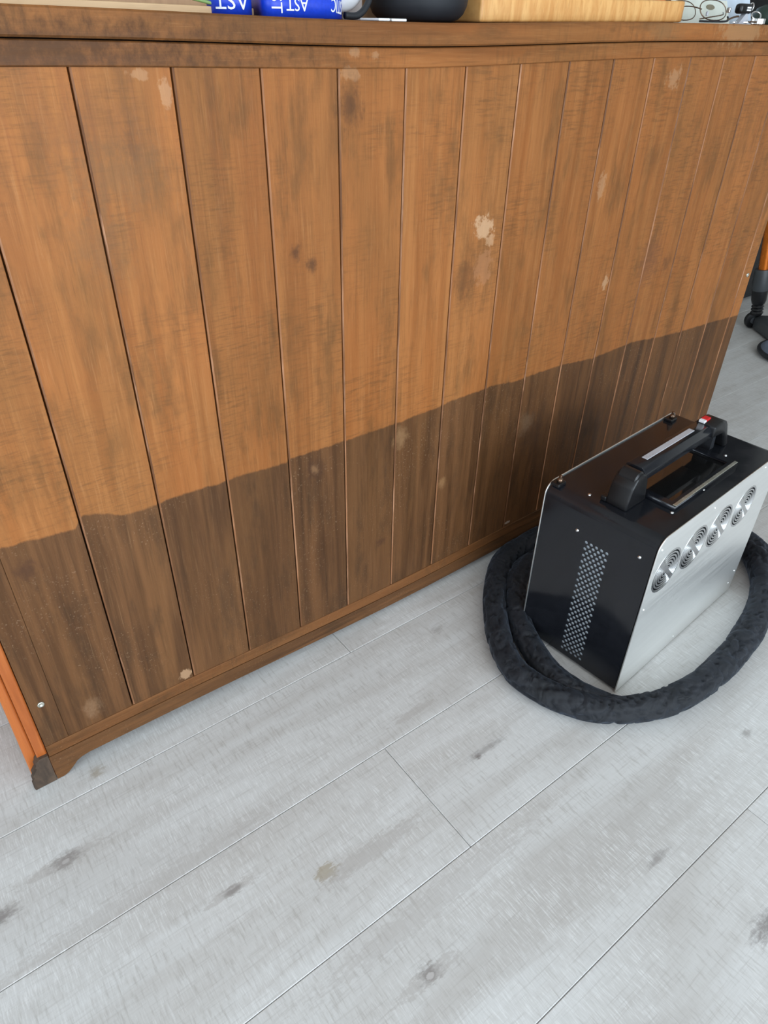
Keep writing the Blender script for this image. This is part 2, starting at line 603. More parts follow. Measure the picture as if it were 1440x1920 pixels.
def long_board(x0, x1, y0, y1, z0, z1, n=36, bev=0.0015):
    """board along x with n cross-sections and eased edges"""
    bm = bmesh.new()
    b = bev
    prof = [(y0 + b, z0), (y1 - b, z0), (y1, z0 + b), (y1, z1 - b), (y1 - b, z1), (y0 + b, z1), (y0, z1 - b), (y0, z0 + b)]
    rings = [[bm.verts.new((x0 + (x1 - x0) * i / n, p[0], p[1])) for p in prof] for i in range(n + 1)]
    for A, B in zip(rings, rings[1:]):
        for k in range(8):
            bm.faces.new((A[k], A[(k + 1) % 8], B[(k + 1) % 8], B[k]))
    bm.faces.new(rings[0])
    bm.faces.new(rings[-1][::-1])
    return bm


# ------------------------------------------------------------------ the room
X0, X1, Y0, Y1, ZC = -2.5, 4.4, -2.7, 3.3, 2.6
fl = obj('floor', mkbox(X0, X1, Y0, Y1, -0.05, -0.004), 'subfloor')
fl['kind'] = 'structure'
ROW = 0.2133
LEN = 1.38
known = {0: 0.531, 1: 1.21, 2: 0.4525, 3: 1.235, 4: 0.846, 5: 0.05}      # row 0 ends at y = 0.784 (lower seam)
GAP = 0.00035
shared = None
row = -12
while True:
    y_lo = 0.784 - ROW * row
    y_hi = y_lo + ROW
    if y_hi < Y0:
        break
    if y_lo < Y1:
        ya, yb = max(y_lo, Y0) + GAP, min(y_hi, Y1) - GAP
        xs = known.get(row, random.uniform(0, LEN)) - LEN * 4
        while xs < X1:
            xa, xb = max(xs, X0) + GAP, min(xs + LEN, X1) - GAP
            if xb - xa > 0.03:
                full = abs((xb - xa) - (LEN - 2 * GAP)) < 1e-6 and abs((yb - ya) - (ROW - 2 * GAP)) < 1e-6
                if full and shared:
                    o = bpy.data.objects.new('floor_plank', shared)
                    C.objects.link(o)
                    o.parent = fl
                else:
                    hx, hy = (xb - xa) / 2, (yb - ya) / 2
                    bm = mkbox(-hx, hx, -hy, hy, -0.004, 0, bev=0.0009, seg=1)
                    o = obj('floor_plank', bm, 'floor', fl)
                    if full:
                        shared = o.data
                o.location = ((xa + xb) / 2, (ya + yb) / 2, 0)
            xs += LEN
    row += 1


def wall(name, boxes):
    bm = bmesh.new()
    for b in boxes:
        box(bm, *b)
    o = obj(name, bm, 'wall')
    o['kind'] = 'structure'
    return o


T = 0.1
wall('wall_back', [(X0, X1, Y1, Y1 + T, 0, ZC)])
wall('wall_right', [(X1, X1 + T, Y0, Y1, 0, ZC)])
wall('wall_left', [(X0 - T, X0, Y0, -1.7, 0, ZC), (X0 - T, X0, 0.5, Y1, 0, ZC), (X0 - T, X0, -1.7, 0.5, 0, 0.4), (X0 - T, X0, -1.7, 0.5, 2.3, ZC)])
wall('wall_front', [(X0, -1.5, Y0 - T, Y0, 0, ZC), (2.2, X1, Y0 - T, Y0, 0, ZC), (-1.5, 2.2, Y0 - T, Y0, 2.35, ZC), (-1.5, 2.2, Y0 - T, Y0, 0, 0.12)])
ce = obj('ceiling', mkbox(X0, X1, Y0, Y1, ZC, ZC + T), 'wall')
ce['kind'] = 'structure'

# ------------------------------------------------------------------ cabinet clad in tongue-and-groove planks
YF = 0.8364
cab = empty('cabinet', (0.88, YF + 0.3, 0))
tag(cab, 'long wooden cabinet clad in upright orange-brown planks with a dark lower band', 'cabinet')


def part(name, bm, mat, smooth=False):
    for v in bm.verts:
        v.co -= cab.location
    return obj(name, bm, mat, cab, smooth)


XL, XR = -0.004, 1.776
part('worktop', sagged(long_board(-0.045, 1.815, YF - 0.010, 1.46, 0.986, 1.011, 48, 0.002)), 'board')['label'] = 'orange-brown wooden top board'
part('top_rail', sagged(long_board(XL, XR, YF - 0.003, YF + 0.018, 0.9625, 0.9846, 48, 0.0012)), 'board')
seams = [XL, 0.031] + [0.1335 + 0.10665 * k for k in range(16)] + [XR]
seams = [s for s in seams if s <= XR]
for a, b in zip(seams, seams[1:]):
    wide = 0.0014 if a > 0.05 else 0.0002
    xa, xb, yf = a + wide, b - (0.0009 if b > 0.05 else 0.0001), YF + random.uniform(-.0005, .0005)
    ch = 0.0021 if a > 0.05 else 0.0004
    outl_ = [(xa, yf + ch * 0.62), (xa + ch, yf), (xb - 0.0007, yf), (xb, yf + 0.0007), (xb, YF + 0.016), (xa, YF + 0.016)]
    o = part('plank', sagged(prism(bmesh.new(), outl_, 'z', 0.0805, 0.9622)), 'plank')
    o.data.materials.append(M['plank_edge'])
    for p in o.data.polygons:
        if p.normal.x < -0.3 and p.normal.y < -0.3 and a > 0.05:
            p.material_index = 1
part('bottom_rail', sagged(long_board(XL, XR, YF - 0.0015, YF + 0.018, 0.057, 0.0800, 48, 0.001)), 'low_rail')
# plinth apron with its scalloped foot
top = [(XR, 0.0565), (XL - 0.001, 0.0565)]
low = [(XL - 0.001, 0.001), (0.006, 0.001), (0.013, 0.004), (0.022, 0.012), (0.030, 0.020), (0.038, 0.0245), (0.050, 0.0265)]
n = 34
low += [(0.05 + (XR - 0.05) * i / n, 0.0265) for i in range(1, n + 1)]
bm = bmesh.new()
tp = [(p[0], 0.0565) for p in low]
fr = [[bm.verts.new((p[0], yy, p[1])) for p in pts] for yy in (YF - 0.002, YF + 0.02) for pts in (low, tp)]
for i in range(len(low) - 1):
    for a, b in ((0, 1), (3, 2), (1, 3), (2, 0)):
        bm.faces.new((fr[a][i], fr[a][i + 1], fr[b][i + 1], fr[b][i]))
for i in (0, len(low) - 1):
    bm.faces.new((fr[0][i], fr[1][i], fr[3][i], fr[2][i]))
for v in bm.verts:
    v.co.z = max(0.001, v.co.z + (sag(v.co.x, v.co.z) if v.co.z > 0.02 else 0))
part('apron', bm, 'apron')
# broken dark corner block of the foot
foot = [(-0.0385, 0.001), (-0.006, 0.001), (-0.0055, 0.062), (-0.018, 0.0625), (-0.0235, 0.058), (-0.0255, 0.0515), (-0.0275, 0.049),
        (-0.0265, 0.044), (-0.0315, 0.037), (-0.0345, 0.033), (-0.0335, 0.028), (-0.0375, 0.021), (-0.0365, 0.014), (-0.0395, 0.008)]
part('foot_block', prism(bmesh.new(), foot, 'y', YF - 0.0025, YF + 0.012), 'dark_foot')['label'] = 'dark chipped corner block of the foot'
# left side: varnished orange board with a bead, leaning outwards at the foot
bm = bmesh.new()
for (xa, xb, ya, yb, lean) in ((-0.020, -0.0045, YF + 0.003, 1.42, 0.0), (-0.0365, -0.0202, YF + 0.0125, 1.42, 0.012)):
    s = len(bm.verts)
    box(bm, xa, xb, ya, yb, 0.004, 0.984, bev=0.0025)
    bm.verts.ensure_lookup_table()
    for v in bm.verts[s:]:
        if v.co.x < (xa + xb) / 2 and lean:
            v.co.x += lean * min(1, v.co.z / 0.45)
part('side_panel', bm, 'orange_wood')['label'] = 'bright orange varnished side board'
part('side_panel', mkbox(XR - 0.014, XR, YF + 0.017, 1.42, 0.03, 0.984, bev=0.002), 'board')
part('backing_strip', sagged(long_board(XL, XR, YF + 0.0185, YF + 0.03, 0.93, 0.9855, 48, 0.001)), 'inner')
part('back_panel', mkbox(XL, XR - 0.015, 1.40, 1.419, 0.05, 0.97), 'inner')
part('base_panel', mkbox(XL, XR - 0.015, YF + 0.021, 1.399, 0.06, 0.075), 'inner')
bm = bmesh.new()
box(bm, XR + 0.0005, XR + 0.022, YF + 0.02, 0.98, 0.001, 0.16, bev=0.004)  # black tapered block added beside the right corner, not a known cabinet part
for v in bm.verts:
    if v.co.x > XR + 0.011:
        v.co.x -= 0.016 * v.co.z / 0.16
part('corner_piece', bm, 'matte_black')['label'] = 'black tapered piece at the foot of the right corner'
# screws in the front face
for (sx, sz) in ((0.012, 0.169), (1.757, 0.512)):
    mt = Matrix.Translation((sx, YF - 0.0008, sz)) @ Matrix.Rotation(PI / 2, 4, 'X')
    part('screw', lathe(bmesh.new(), [(0, 0.0002), (0.0018, 0.0002), (0.0024, 0.0012), (0.0048, 0.0016), (0.005, 0.0), (0.0045, -0.004), (0, -0.004)], 14, mt), 'silver_trim', True)

# ------------------------------------------------------------------ steel-sided machine
mach = empty('cleaning_machine', (0.86615, 0.41787, 0), R(4.6))
tag(mach, 'black and silver portable machine case with carry handle standing on the floor', 'machine')
L, W, HT = 0.440, 0.216, 0.3475
RC = 0.022


def arc(cx, cz, r, a0, a1, n=7):
    return [(cx + r * math.cos(R(a0 + (a1 - a0) * i / n)), cz + r * math.sin(R(a0 + (a1 - a0) * i / n))) for i in range(n + 1)]


# housing: folded sheet shell with a real opening for the vent in its left side
bm = bmesh.new()
prof = arc(RC, HT - RC, RC, 180, 90) + arc(L - RC, HT - RC, RC, 90, 0) + [(L, 0.008)]
A = [bm.verts.new((p[0], 0.0005, p[1])) for p in prof]
B = [bm.verts.new((p[0], W - 0.0005, p[1])) for p in prof]
lb0, lb1 = bm.verts.new((0, 0.0005, 0.008)), bm.verts.new((0, W - 0.0005, 0.008))
for i in range(len(prof) - 1):
    bm.faces.new((A[i], A[i + 1], B[i + 1], B[i]))
bm.faces.new((A[-1], lb0, lb1, B[-1]))
bm.faces.new([lb0] + A)
bm.faces.new(([lb1] + B)[::-1])
VY0, VY1, VZ0, VZ1 = 0.0742, 0.1258, 0.014, 0.2885
o4 = [lb0, A[0], B[0], lb1]
i4 = [bm.verts.new((0, a, b)) for a, b in ((VY0, VZ0), (VY0, VZ1), (VY1, VZ1), (VY1, VZ0))]
d4 = [bm.verts.new((0.007, v.co.y, v.co.z)) for v in i4]
for i in range(4):
    j = (i + 1) % 4
    bm.faces.new((o4[i], o4[j], i4[j], i4[i]))
    bm.faces.new((i4[i], i4[j], d4[j], d4[i]))
bm.faces.new(d4)
hs = obj('housing', bm, 'black_paint', mach, True, flat_angle=25)
hs['label'] = 'glossy black folded metal housing'

holes = []
for k in range(19):
    zc = 0.0215 + k * 0.01415
    for j in range(5):
        holes.append((0.0793 + j * 0.0103, zc))
    if k < 18:
        for j in range(4):
            holes.append((0.0793 + (j + .5) * 0.0103, zc + 0.0071))
loops = [[(VY0, VZ0), (VY1, VZ0), (VY1, VZ1), (VY0, VZ1)]]
for (a, b) in holes:
    loops.append([(a + 0.0033 * math.cos(2 * PI * i / 10), b + 0.0036 * math.sin(2 * PI * i / 10)) for i in range(10)])
vg = obj('vent_grille', plate('vent_grille', loops, 0.0016, lambda u, v, q: (0.0008 + q, u, v)), 'black_paint', mach)
obj('baffle', mkbox(0.0036, 0.0048, VY0 + .0005, VY1 - .0005, VZ0 + .0005, VZ1 - .0005), 'baffle', mach)['label'] = 'grey baffle behind the vent holes'

# front plate with four fan openings, back plate
zt = 0.3505


def outline(z0):
    rc = 0.024
    return [(-0.001, z0), (L + 0.001, z0), *arc(L + 0.001 - rc, zt - rc, rc, 0, 90), *arc(rc - 0.001, zt - rc, rc, 90, 180)]


cents = [(0.054, 0.2645), (0.1425, 0.268), (0.233, 0.2705), (0.3275, 0.2715)]
GR = 0.0435
hl = [[(cx + GR * math.cos(2 * PI * i / 40), cz + GR * math.sin(2 * PI * i / 40)) for i in range(40)] for cx, cz in cents]
fp = obj('front_panel', plate('front_panel', [outline(0.002)] + hl, 0.002, lambda u, v, q: (u, -0.0025 + q, v)), 'steel', mach)
fp['label'] = 'flat brushed silver front panel'
bp = obj('back_panel', plate('back_panel', [outline(0.006)], 0.002, lambda u, v, q: (u, W + 0.0015 + q, v)), 'steel', mach)
bp['label'] = 'silver back panel seen edge on'
for cx, cz in cents:
    lp = [[(cx + (GR - .0003) * math.cos(2 * PI * i / 40), cz + (GR - .0003) * math.sin(2 * PI * i / 40)) for i in range(40)]]
    for half in (0, 1):
        base = 45 + 180 * half
        for k in range(6):
            ri = 0.0075 + k * 0.0058
            ro = ri + 0.0030
            # two arc slots on either side of a rib, plus an open chevron along the diagonal
            hw = math.degrees(math.asin(min(0.98, 0.0032 / ri)))
            for s0, s1 in ((-88 + hw, 88 - hw),):
                n_ = 14
                oa = [(cx + ro * math.cos(R(base + s0 + (s1 - s0) * i / n_)), cz + ro * math.sin(R(base + s0 + (s1 - s0) * i / n_))) for i in range(n_ + 1)]
                ia = [(cx + ri * math.cos(R(base + s1 - (s1 - s0) * i / n_)), cz + ri * math.sin(R(base + s1 - (s1 - s0) * i / n_))) for i in range(n_ + 1)]
                lp.append(oa + ia)
    obj('fan_guard', plate('fan_guard', lp, 0.002, lambda u, v, q: (u, -0.0027 + q, v)), 'guard_steel', mach)['label'] = 'round slotted fan guard'


def screw_at(p, axis, r=0.0032, mat='bright_steel', name='screw'):
    rot = {'x': Matrix.Rotation(-PI / 2, 4, 'Y'), 'z': Matrix.Identity(4), 'y': Matrix.Rotation(PI / 2, 4, 'X')}[axis]
    mt = Matrix.Translation(p) @ rot
    return obj(name, lathe(bmesh.new(), [(0, r * .55), (r * .5, r * .5), (r * .85, r * .3), (r, 0), (r, -.001)], 14, mt), mat, mach, True)


for p in ((0, 0.142, 0.2905), (0, 0.024, 0.303), (0, 0.19, 0.012)):
    screw_at(p, 'x', 0.0034)
for p in ((0.09, 0.030, HT), (0.196, 0.031, HT), (0.308, 0.033, HT), (0.030, 0.150, HT), (0.34, 0.062, HT)):
    screw_at(p, 'z', 0.0034)
for p in ((0.012, 0.328), (0.18, 0.334), (0.37, 0.34), (0.012, 0.20), (0.2, 0.014), (0.42, 0.03), (0.428, 0.06)):
    screw_at((p[0], -0.0035, p[1]), 'y', 0.0022, 'steel')
# thumb screws clamping the back panel
for px in (0.016, 0.392):
    q = obj('clamp', mkbox(px - 0.011, px + 0.011, 0.196, 0.2145, HT - .0005, HT + 0.006, bev=0.002), 'black_plastic', mach)
    bm = lathe(bmesh.new(), [(0, 0.008), (0.0035, 0.0075), (0.0055, 0.005), (0.0055, 0), (0.003, -0.001)], 12, Matrix.Translation((px, 0.203, HT + 0.0065)))
    box(bm, px - 0.002, px + 0.002, 0.200, 0.206, HT + 0.012, HT + 0.0195, bev=0.001)
    obj('thumb_screw', bm, 'bronze', q, True)

# carry handle
p1 = [(0.030, HT), (0.092, HT), (0.087, 0.368), (0.083, 0.388), (0.076, 0.402), (0.062, 0.408), (0.047, 0.404), (0.037, 0.388), (0.032, 0.366)]
hp = obj('handle_post', prism(bmesh.new(), p1, 'y', 0.080, 0.120, bev=0.0035, seg=3), 'black_plastic', mach, True, flat_angle=35)
mt = Matrix.Translation((0.058, 0.100, 0.3975)) @ Matrix.Rotation(PI / 2, 4, 'X')
obj('roller', lathe(bmesh.new(), [(0, .017), (0.012, .017), (0.0145, .0145), (0.0145, -.0145), (0.012, -.017), (0, -.017)], 24, mt), 'black_plastic', hp, True, flat_angle=40)
obj('latch', mkbox(0.030, 0.046, 0.119, 0.130, HT + .001, HT + 0.010, bev=0.002), 'black_plastic', hp)
p2 = [(0.300, 0.4125), (0.330, 0.4145), (0.346, 0.411), (0.354, 0.402), (0.386, HT), (0.368, HT), (0.352, 0.375), (0.340, 0.386), (0.300, 0.390)]
hp2 = obj('handle_post', prism(bmesh.new(), p2, 'y', 0.080, 0.119, bev=0.0035, seg=3), 'black_plastic', mach, True, flat_angle=35)
obj('rib', prism(bmesh.new(), [(0.336, 0.388), (0.345, 0.384), (0.352, HT), (0.336, HT)], 'y', 0.092, 0.119), 'matte_black', hp2)
rk = obj('rocker_switch', mkbox(0.308, 0.3235, 0.102, 0.114, 0.411, 0.4172, bev=0.0012), 'red', hp2)
rk['label'] = 'red half of the rocker switch'
obj('rocker_mark', mkbox(0.300, 0.3078, 0.102, 0.114, 0.411, 0.4166, bev=0.0012), 'white', hp2)['label'] = 'white half of the rocker switch'
hb = obj('handle_bar', prism(bmesh.new(), [(0.083, 0.389), (0.120, 0.389), (0.122, 0.394), (0.121, 0.408), (0.117, 0.411), (0.092, 0.411), (0.084, 0.402)], 'x', 0.074, 0.306, bev=0.0012), 'black_paint', mach, True, flat_angle=30)
obj('light_strip', mkbox(0.104, 0.262, 0.1005, 0.1115, 0.4105, 0.4119, bev=0.0006, seg=1), 'strip', hb)['label'] = 'pale grey strip along the handle'

# framed smoked window in the lid
loops = [[(0.095, 0.029), (0.318, 0.029), (0.318, 0.128), (0.095, 0.128)], [(0.108, 0.042), (0.108, 0.116), (0.303, 0.116), (0.303, 0.042)]]
fr_ = obj('window_frame', plate('window_frame', loops, 0.009, lambda u, v, q: (u, v, HT + 0.0045 + q)), 'black_paint', mach)
obj('window_glass', mkbox(0.1081, 0.3029, 0.0421, 0.1159, HT + 0.0002, HT + 0.003), 'black_glass', fr_)['label'] = 'smoked glass window'
obj('trim_strip', mkbox(0.097, 0.316, 0.0292, 0.0355, HT + 0.0088, HT + 0.0102, bev=0.0005, seg=1), 'silver_trim', fr_)['label'] = 'bright silver trim strip'
for fx in (0.04, 0.40):
    for fy in (0.03, 0.186):
        obj('rubber_foot', lathe(bmesh.new(), [(0, 0.0005), (0.011, 0.0005), (0.012, 0.003), (0.012, 0.0082), (0, 0.0082)], 16, Matrix.Translation((fx, fy, 0))), 'matte_black', mach, True)

# ------------------------------------------------------------------ sleeved hose coiled round the machine
key = [(0.850, 0.368, .015), (0.815, 0.402, .019), (0.790, 0.450, .022), (0.788, 0.505, .022), (0.803, 0.560, .0225), (0.833, 0.624, .023), (0.886, 0.690, .023), (0.955, 0.742, .023), (1.04, 0.745, .023),
       (1.16, 0.715, .024), (1.30, 0.695, .025), (1.40, 0.650, .027), (1.452, 0.575, .029), (1.452, 0.510, .030), (1.418, 0.452, .031), (1.322, 0.386, .0275), (1.195, 0.345, .026), (1.075, 0.327, .025),
       (0.965, 0.326, .024), (0.874, 0.348, .0235), (0.800, 0.392, .0235), (0.755, 0.456, .0235), (0.738, 0.541, .0235), (0.776, 0.628, .0235),
       (0.850, 0.716, .0235), (0.945, 0.788, .0235), (1.04, 0.803, .0245), (1.15, 0.800, .0245), (1.28, 0.785, .024), (1.36, 0.78, .022)]
pts4 = catmull([Vector((a, b, r)) for a, b, r in key], 22)
path = [Vector((p.x, p.y, p.z * 0.97 + 0.0012)) for p in pts4]
rads = [p.z for p in pts4]


acc = [0.0]
for a_, b_ in zip(path, path[1:]):
    acc.append(acc[-1] + (b_ - a_).length)


def wrinkle(i, th, p):
    u = acc[i]
    ct, st_ = math.cos(th), math.sin(th)
    big = mnoise.noise(Vector((u * 11, ct * 0.8 + 5, st_ * 0.8)))
    a = mnoise.noise(Vector((u * 38 + 6 * math.sin(th), ct * 1.3, st_ * 1.3)))
    b = abs(mnoise.noise(Vector((u * 26 + 1.2 * ct, ct * 1.6 + 11, st_ * 1.6))))
    crease = -0.30 * max(0.0, 1 - b / 0.16) ** 1.4
    return 1.05 + 0.10 * big + 0.045 * a + crease


bm = tube(bmesh.new(), path, rads, 36, False, wrinkle)
for v in bm.verts:
    v.co.z = max(0.0012, v.co.z)
hose = obj('hose', bm, 'sleeve', None, True)
tag(hose, 'thick black fabric-sleeved hose coiled on the floor around the machine', 'hose')

# ------------------------------------------------------------------ things on the worktop
def top_z(x):
    return 1.011 + sag(x, 1.011) + 0.0006


# matte black bowl
bx, by = 0.752, 0.920
bowl = empty('bowl', (bx, by, top_z(bx)))
tag(bowl, 'matte black rounded bowl on the cabinet top beside the cutting board', 'bowl')
prof = [(0, 0), (0.046, 0), (0.056, 0.003), (0.063, 0.009), (0.0675, 0.018), (0.0695, 0.03), (0.070, 0.062), (0.0695, 0.064), (0.0665, 0.064), (0.066, 0.03), (0.06, 0.012), (0.045, 0.006), (0, 0.006)]
obj('shell', lathe(bmesh.new(), prof, 48), 'matte_black', bowl, True)
obj('rim', lathe(bmesh.new(), [(0.0662, 0.0642), (0.0662, 0.067), (0.068, 0.0685), (0.0702, 0.067), (0.0702, 0.0642)], 48), 'matte_black', bowl, True)

# cutting board
cb = empty('cutting_board', (1.085, 0.95, top_z(1.15)))
tag(cb, 'thick light-brown wooden cutting board on the cabinet top between bowl and spectacles', 'cutting board')
outl = [(-0.255, -0.075), (0.222, -0.075), (0.234, -0.071), (0.240, -0.062), (0.240, 0.15), (-0.255, 0.15)]
bm = prism(bmesh.new(), outl, 'z', 0, 0.0305, bev=0.004, seg=3)
for v in bm.verts:
    v.co.z += sag(v.co.x + 1.085, 1.0) - sag(1.15, 1.0)
    v.co.x += 0.0
obj('slab', bm, 'chop', cb, True, flat_angle=30)

# blue lanyards with white lettering
def ribbon(path2, z0, h, th=0.0012):
    bm = bmesh.new()
    P2 = [Vector((p[0], p[1], 0)) for p in path2]
    rr = []
    for i, p in enumerate(P2):
        tg = (P2[min(i + 1, len(P2) - 1)] - P2[max(i - 1, 0)]).normalized()
        nn = Vector((tg.y, -tg.x, 0)) * th / 2
        rr.append([bm.verts.new((q.x, q.y, z)) for q, z in ((p + nn, z0), (p + nn, z0 + h), (p - nn, z0 + h), (p - nn, z0))])
    for A_, B_ in zip(rr, rr[1:]):
        for k in range(4):
            bm.faces.new((A_[k], A_[(k + 1) % 4], B_[(k + 1) % 4], B_[k]))
    bm.faces.new(rr[0])
    bm.faces.new(rr[-1][::-1])
    return bm


def wrap_text(s, path2, s_at, zc, size, rot, sx=1.0):
    """lettering laid on a ribbon: rot turns it in the ribbon's plane, s_at is the arc length of its middle"""
    P2 = [Vector((p[0], p[1], 0)) for p in path2]
    cum = [0]
    for a, b in zip(P2, P2[1:]):
        cum.append(cum[-1] + (b - a).length)
    bm = text_bm(s, size)
    bmesh.ops.triangulate(bm, faces=bm.faces)
    bmesh.ops.subdivide_edges(bm, edges=[e for e in bm.edges if e.calc_length() > size * .12], cuts=3, use_grid_fill=True)
    c, sn = math.cos(rot), math.sin(rot)
    for v in bm.verts:
        u, q, d = v.co.x * sx, v.co.y, v.co.z
        U, V_ = u * c - q * sn, u * sn + q * c
        sv = min(max(s_at + U, 0.0001), cum[-1] - .0001)
        i = max(k for k in range(len(cum) - 1) if cum[k] <= sv)
        f = (sv - cum[i]) / (cum[i + 1] - cum[i])
        p = P2[i].lerp(P2[i + 1], f)
        tg = (P2[i + 1] - P2[i]).normalized()
        nn = Vector((tg.y, -tg.x, 0))
        p = p + nn * (0.0012 + d)
        v.co = Vector((p.x, p.y, zc + V_))
    return bm


z0 = top_z(0.45)
pa = catmull([(0.452, 0.935, 0), (0.434, 0.915, 0), (0.4265, 0.892, 0), (0.434, 0.873, 0), (0.450, 0.865, 0), (0.465, 0.870, 0), (0.474, 0.888, 0), (0.476, 0.92, 0)], 8)
la = empty('lanyard', (0.465, 0.89, z0))
tag(la, 'blue ribbon lanyard coil with white lettering, leftmost thing at the worktop edge', 'lanyard', 'blue lanyards on the cabinet top')


def child_of(parent, name, bm, mat, smooth=False):
    for v in bm.verts:
        v.co -= parent.location
    return obj(name, bm, mat, parent, smooth)


child_of(la, 'ribbon', ribbon(pa, z0, 0.024), 'blue', True)


def arclen_at(path2, x):
    acc, best, bs = 0, 1e9, 0
    for a, b in zip(path2, path2[1:]):
        if a[1] < 0.885 and abs(a[0] - x) < best:
            best, bs = abs(a[0] - x), acc
        acc += (Vector(b[:2]) - Vector(a[:2])).length
    return bs


child_of(la, 'lettering', wrap_text('AST', pa, arclen_at(pa, 0.4405), z0 + 0.0125, 0.0225, PI), 'print')
z1 = top_z(0.55)
pb = catmull([(0.496, 0.925, 0), (0.484, 0.885, 0), (0.479, 0.862, 0), (0.493, 0.852, 0), (0.530, 0.852, 0), (0.555, 0.853, 0), (0.575, 0.857, 0), (0.590, 0.870, 0), (0.600, 0.892, 0), (0.598, 0.92, 0)], 8)
lb = empty('lanyard', (0.54, 0.885, z1))
tag(lb, 'longer blue ribbon lanyard loop with white lettering, beside the white ear cup', 'lanyard', 'blue lanyards on the cabinet top')
child_of(lb, 'ribbon', ribbon(pb, z1, 0.025), 'blue', True)
child_of(lb, 'lettering', wrap_text('AST', pb, arclen_at(pb, 0.518), z1 + 0.0125, 0.0175, PI), 'print')
child_of(lb, 'lettering', wrap_text('ST', pb, arclen_at(pb, 0.4905), z1 + 0.0130, 0.0175, -PI / 2), 'print')
child_of(lb, 'lettering', wrap_text('STIC', pb, arclen_at(pb, 0.574), z1 + 0.0120, 0.019, PI - 0.12, 0.62), 'print')

# white ear cup with a black band
ez = top_z(0.6)
ec = empty('ear_cup', (0.61, 0.90, ez))
tag(ec, 'white rounded ear cup edged by a black band behind the blue lanyards', 'ear cup')
bm = bmesh.new()
bmesh.ops.create_uvsphere(bm, u_segments=28, v_segments=18, radius=1)
for v in bm.verts:
    v.co = Vector((-0.002 + v.co.x * 0.034, v.co.y * 0.02, 0.034 + v.co.z * 0.027))
obj('shell', bm, 'white', ec, True)
bd = [(-0.012, -0.026, 0.0045), (0.006, -0.026, 0.0045), (0.020, -0.024, 0.012), (0.031, -0.02, 0.025), (0.036, -0.014, 0.042), (0.034, -0.008, 0.058), (0.02, -0.004, 0.066), (0, 0, 0.068)]
obj('band', tube(bmesh.new(), catmull(bd, 6), 0.004, 10), 'matte_black', ec, True)
gb = obj('plastic_box', mkbox(-0.016, 0.016, -0.012, 0.012, 0, 0.04, bev=0.002), 'grey_plastic', None, False, (0.637, 0.925, top_z(0.637)))
tag(gb, 'small warm-grey plastic box behind the black band of the ear cup', 'box')
wb = obj('wooden_box', mkbox(-0.045, 0.045, -0.03, 0.03, 0, 0.05, bev=0.002), 'brown_box', None, False, (0.713, 1.03, top_z(0.713)))
tag(wb, 'light-brown wooden box behind and left of the black bowl', 'box')
for i, (sx, wd) in enumerate(((0.6265, 0.0085), (0.650, 0.0115))):
    ps = obj('paper_slip', mkbox(-wd, wd, -0.02, 0.02, 0, 0.0026, bev=0.0006, seg=1), 'paper', None, False, (sx, 0.85, top_z(sx)))
    tag(ps, 'short white paper slip left of the bowl, nearer the ear cup' if i == 0 else 'longer white paper slip at the foot of the black bowl', 'paper', 'paper slips')

# left: pale tray, brown crate and a green stem
tr = obj('wooden_tray', bmesh.new(), 'pale_wood', None, False, (0.25, 0.955, top_z(0.25)))
bm = bmesh.new()
prism(bm, [(-0.24, -0.06), (0.23, -0.06), (0.23, 0.06), (-0.24, 0.06)], 'z', 0, 0.0045)
box(bm, -0.24, 0.23, -0.066, -0.060, 0, 0.0072, bev=0.001)
box(bm, -0.24, 0.23, 0.060, 0.066, 0, 0.0072, bev=0.001)
for v in bm.verts:
    v.co.z += sag(v.co.x + .25, 1.0) - sag(.25, 1.0)
bm.to_mesh(tr.data)
bm.free()
tag(tr, 'low pale wooden tray at the left end of the cabinet top', 'tray')
cr = empty('wooden_crate', (0.36, 1.12, top_z(0.20)))
tag(cr, 'low brown slatted wooden crate behind the pale tray', 'crate')
for zz in (0, 0.045, 0.09):
    for yy in (-0.09, 0.08):
        obj('slat', mkbox(-0.16, 0.16, yy, yy + 0.01, zz + .002, zz + 0.038, bev=0.001, seg=1), 'brown_box', cr)
    for xx in (-0.16, 0.15):
        obj('slat', mkbox(xx, xx + 0.01, -0.0795, 0.0795, zz + .002, zz + 0.038, bev=0.001, seg=1), 'brown_box', cr)
for xx in (-0.1495, 0.1375):
    for yy in (-0.0795, 0.0675):
        obj('corner_post', mkbox(xx, xx + 0.012, yy, yy + 0.012, 0, 0.128), 'brown_box', cr)
st = obj('plant_stem', tube(bmesh.new(), catmull([(0.445, 0.885, top_z(.445) + .0065), (0.425, 0.89, 1.0165), (0.40, 0.90, 1.022), (0.37, 0.92, 1.032), (0.34, 0.95, 1.06)], 6), [0.0018] * 25, 8), 'green', None, True)
tag(st, 'thin green plant stem lying left of the blue lanyards', 'stem')

# right: spectacles, card, key fob, keys
sx, sy = 1.406, 0.872
sz = top_z(1.4)
gl = empty('spectacles', (sx, sy, sz), R(-8))
tag(gl, 'thin bronze-rimmed spectacles lying at the right end of the cutting board', 'spectacles')


def lens_loop(cx, cz, a, b, y, tilt):
    out = []
    for i in range(36):
        th = 2 * PI * i / 36
        ex = cx + a * math.copysign(abs(math.cos(th)) ** 0.85, math.cos(th))
        ez = cz + b * math.copysign(abs(math.sin(th)) ** 0.85, math.sin(th))
        out.append((ex, y + (ez - cz) * tilt, ez))
    return out


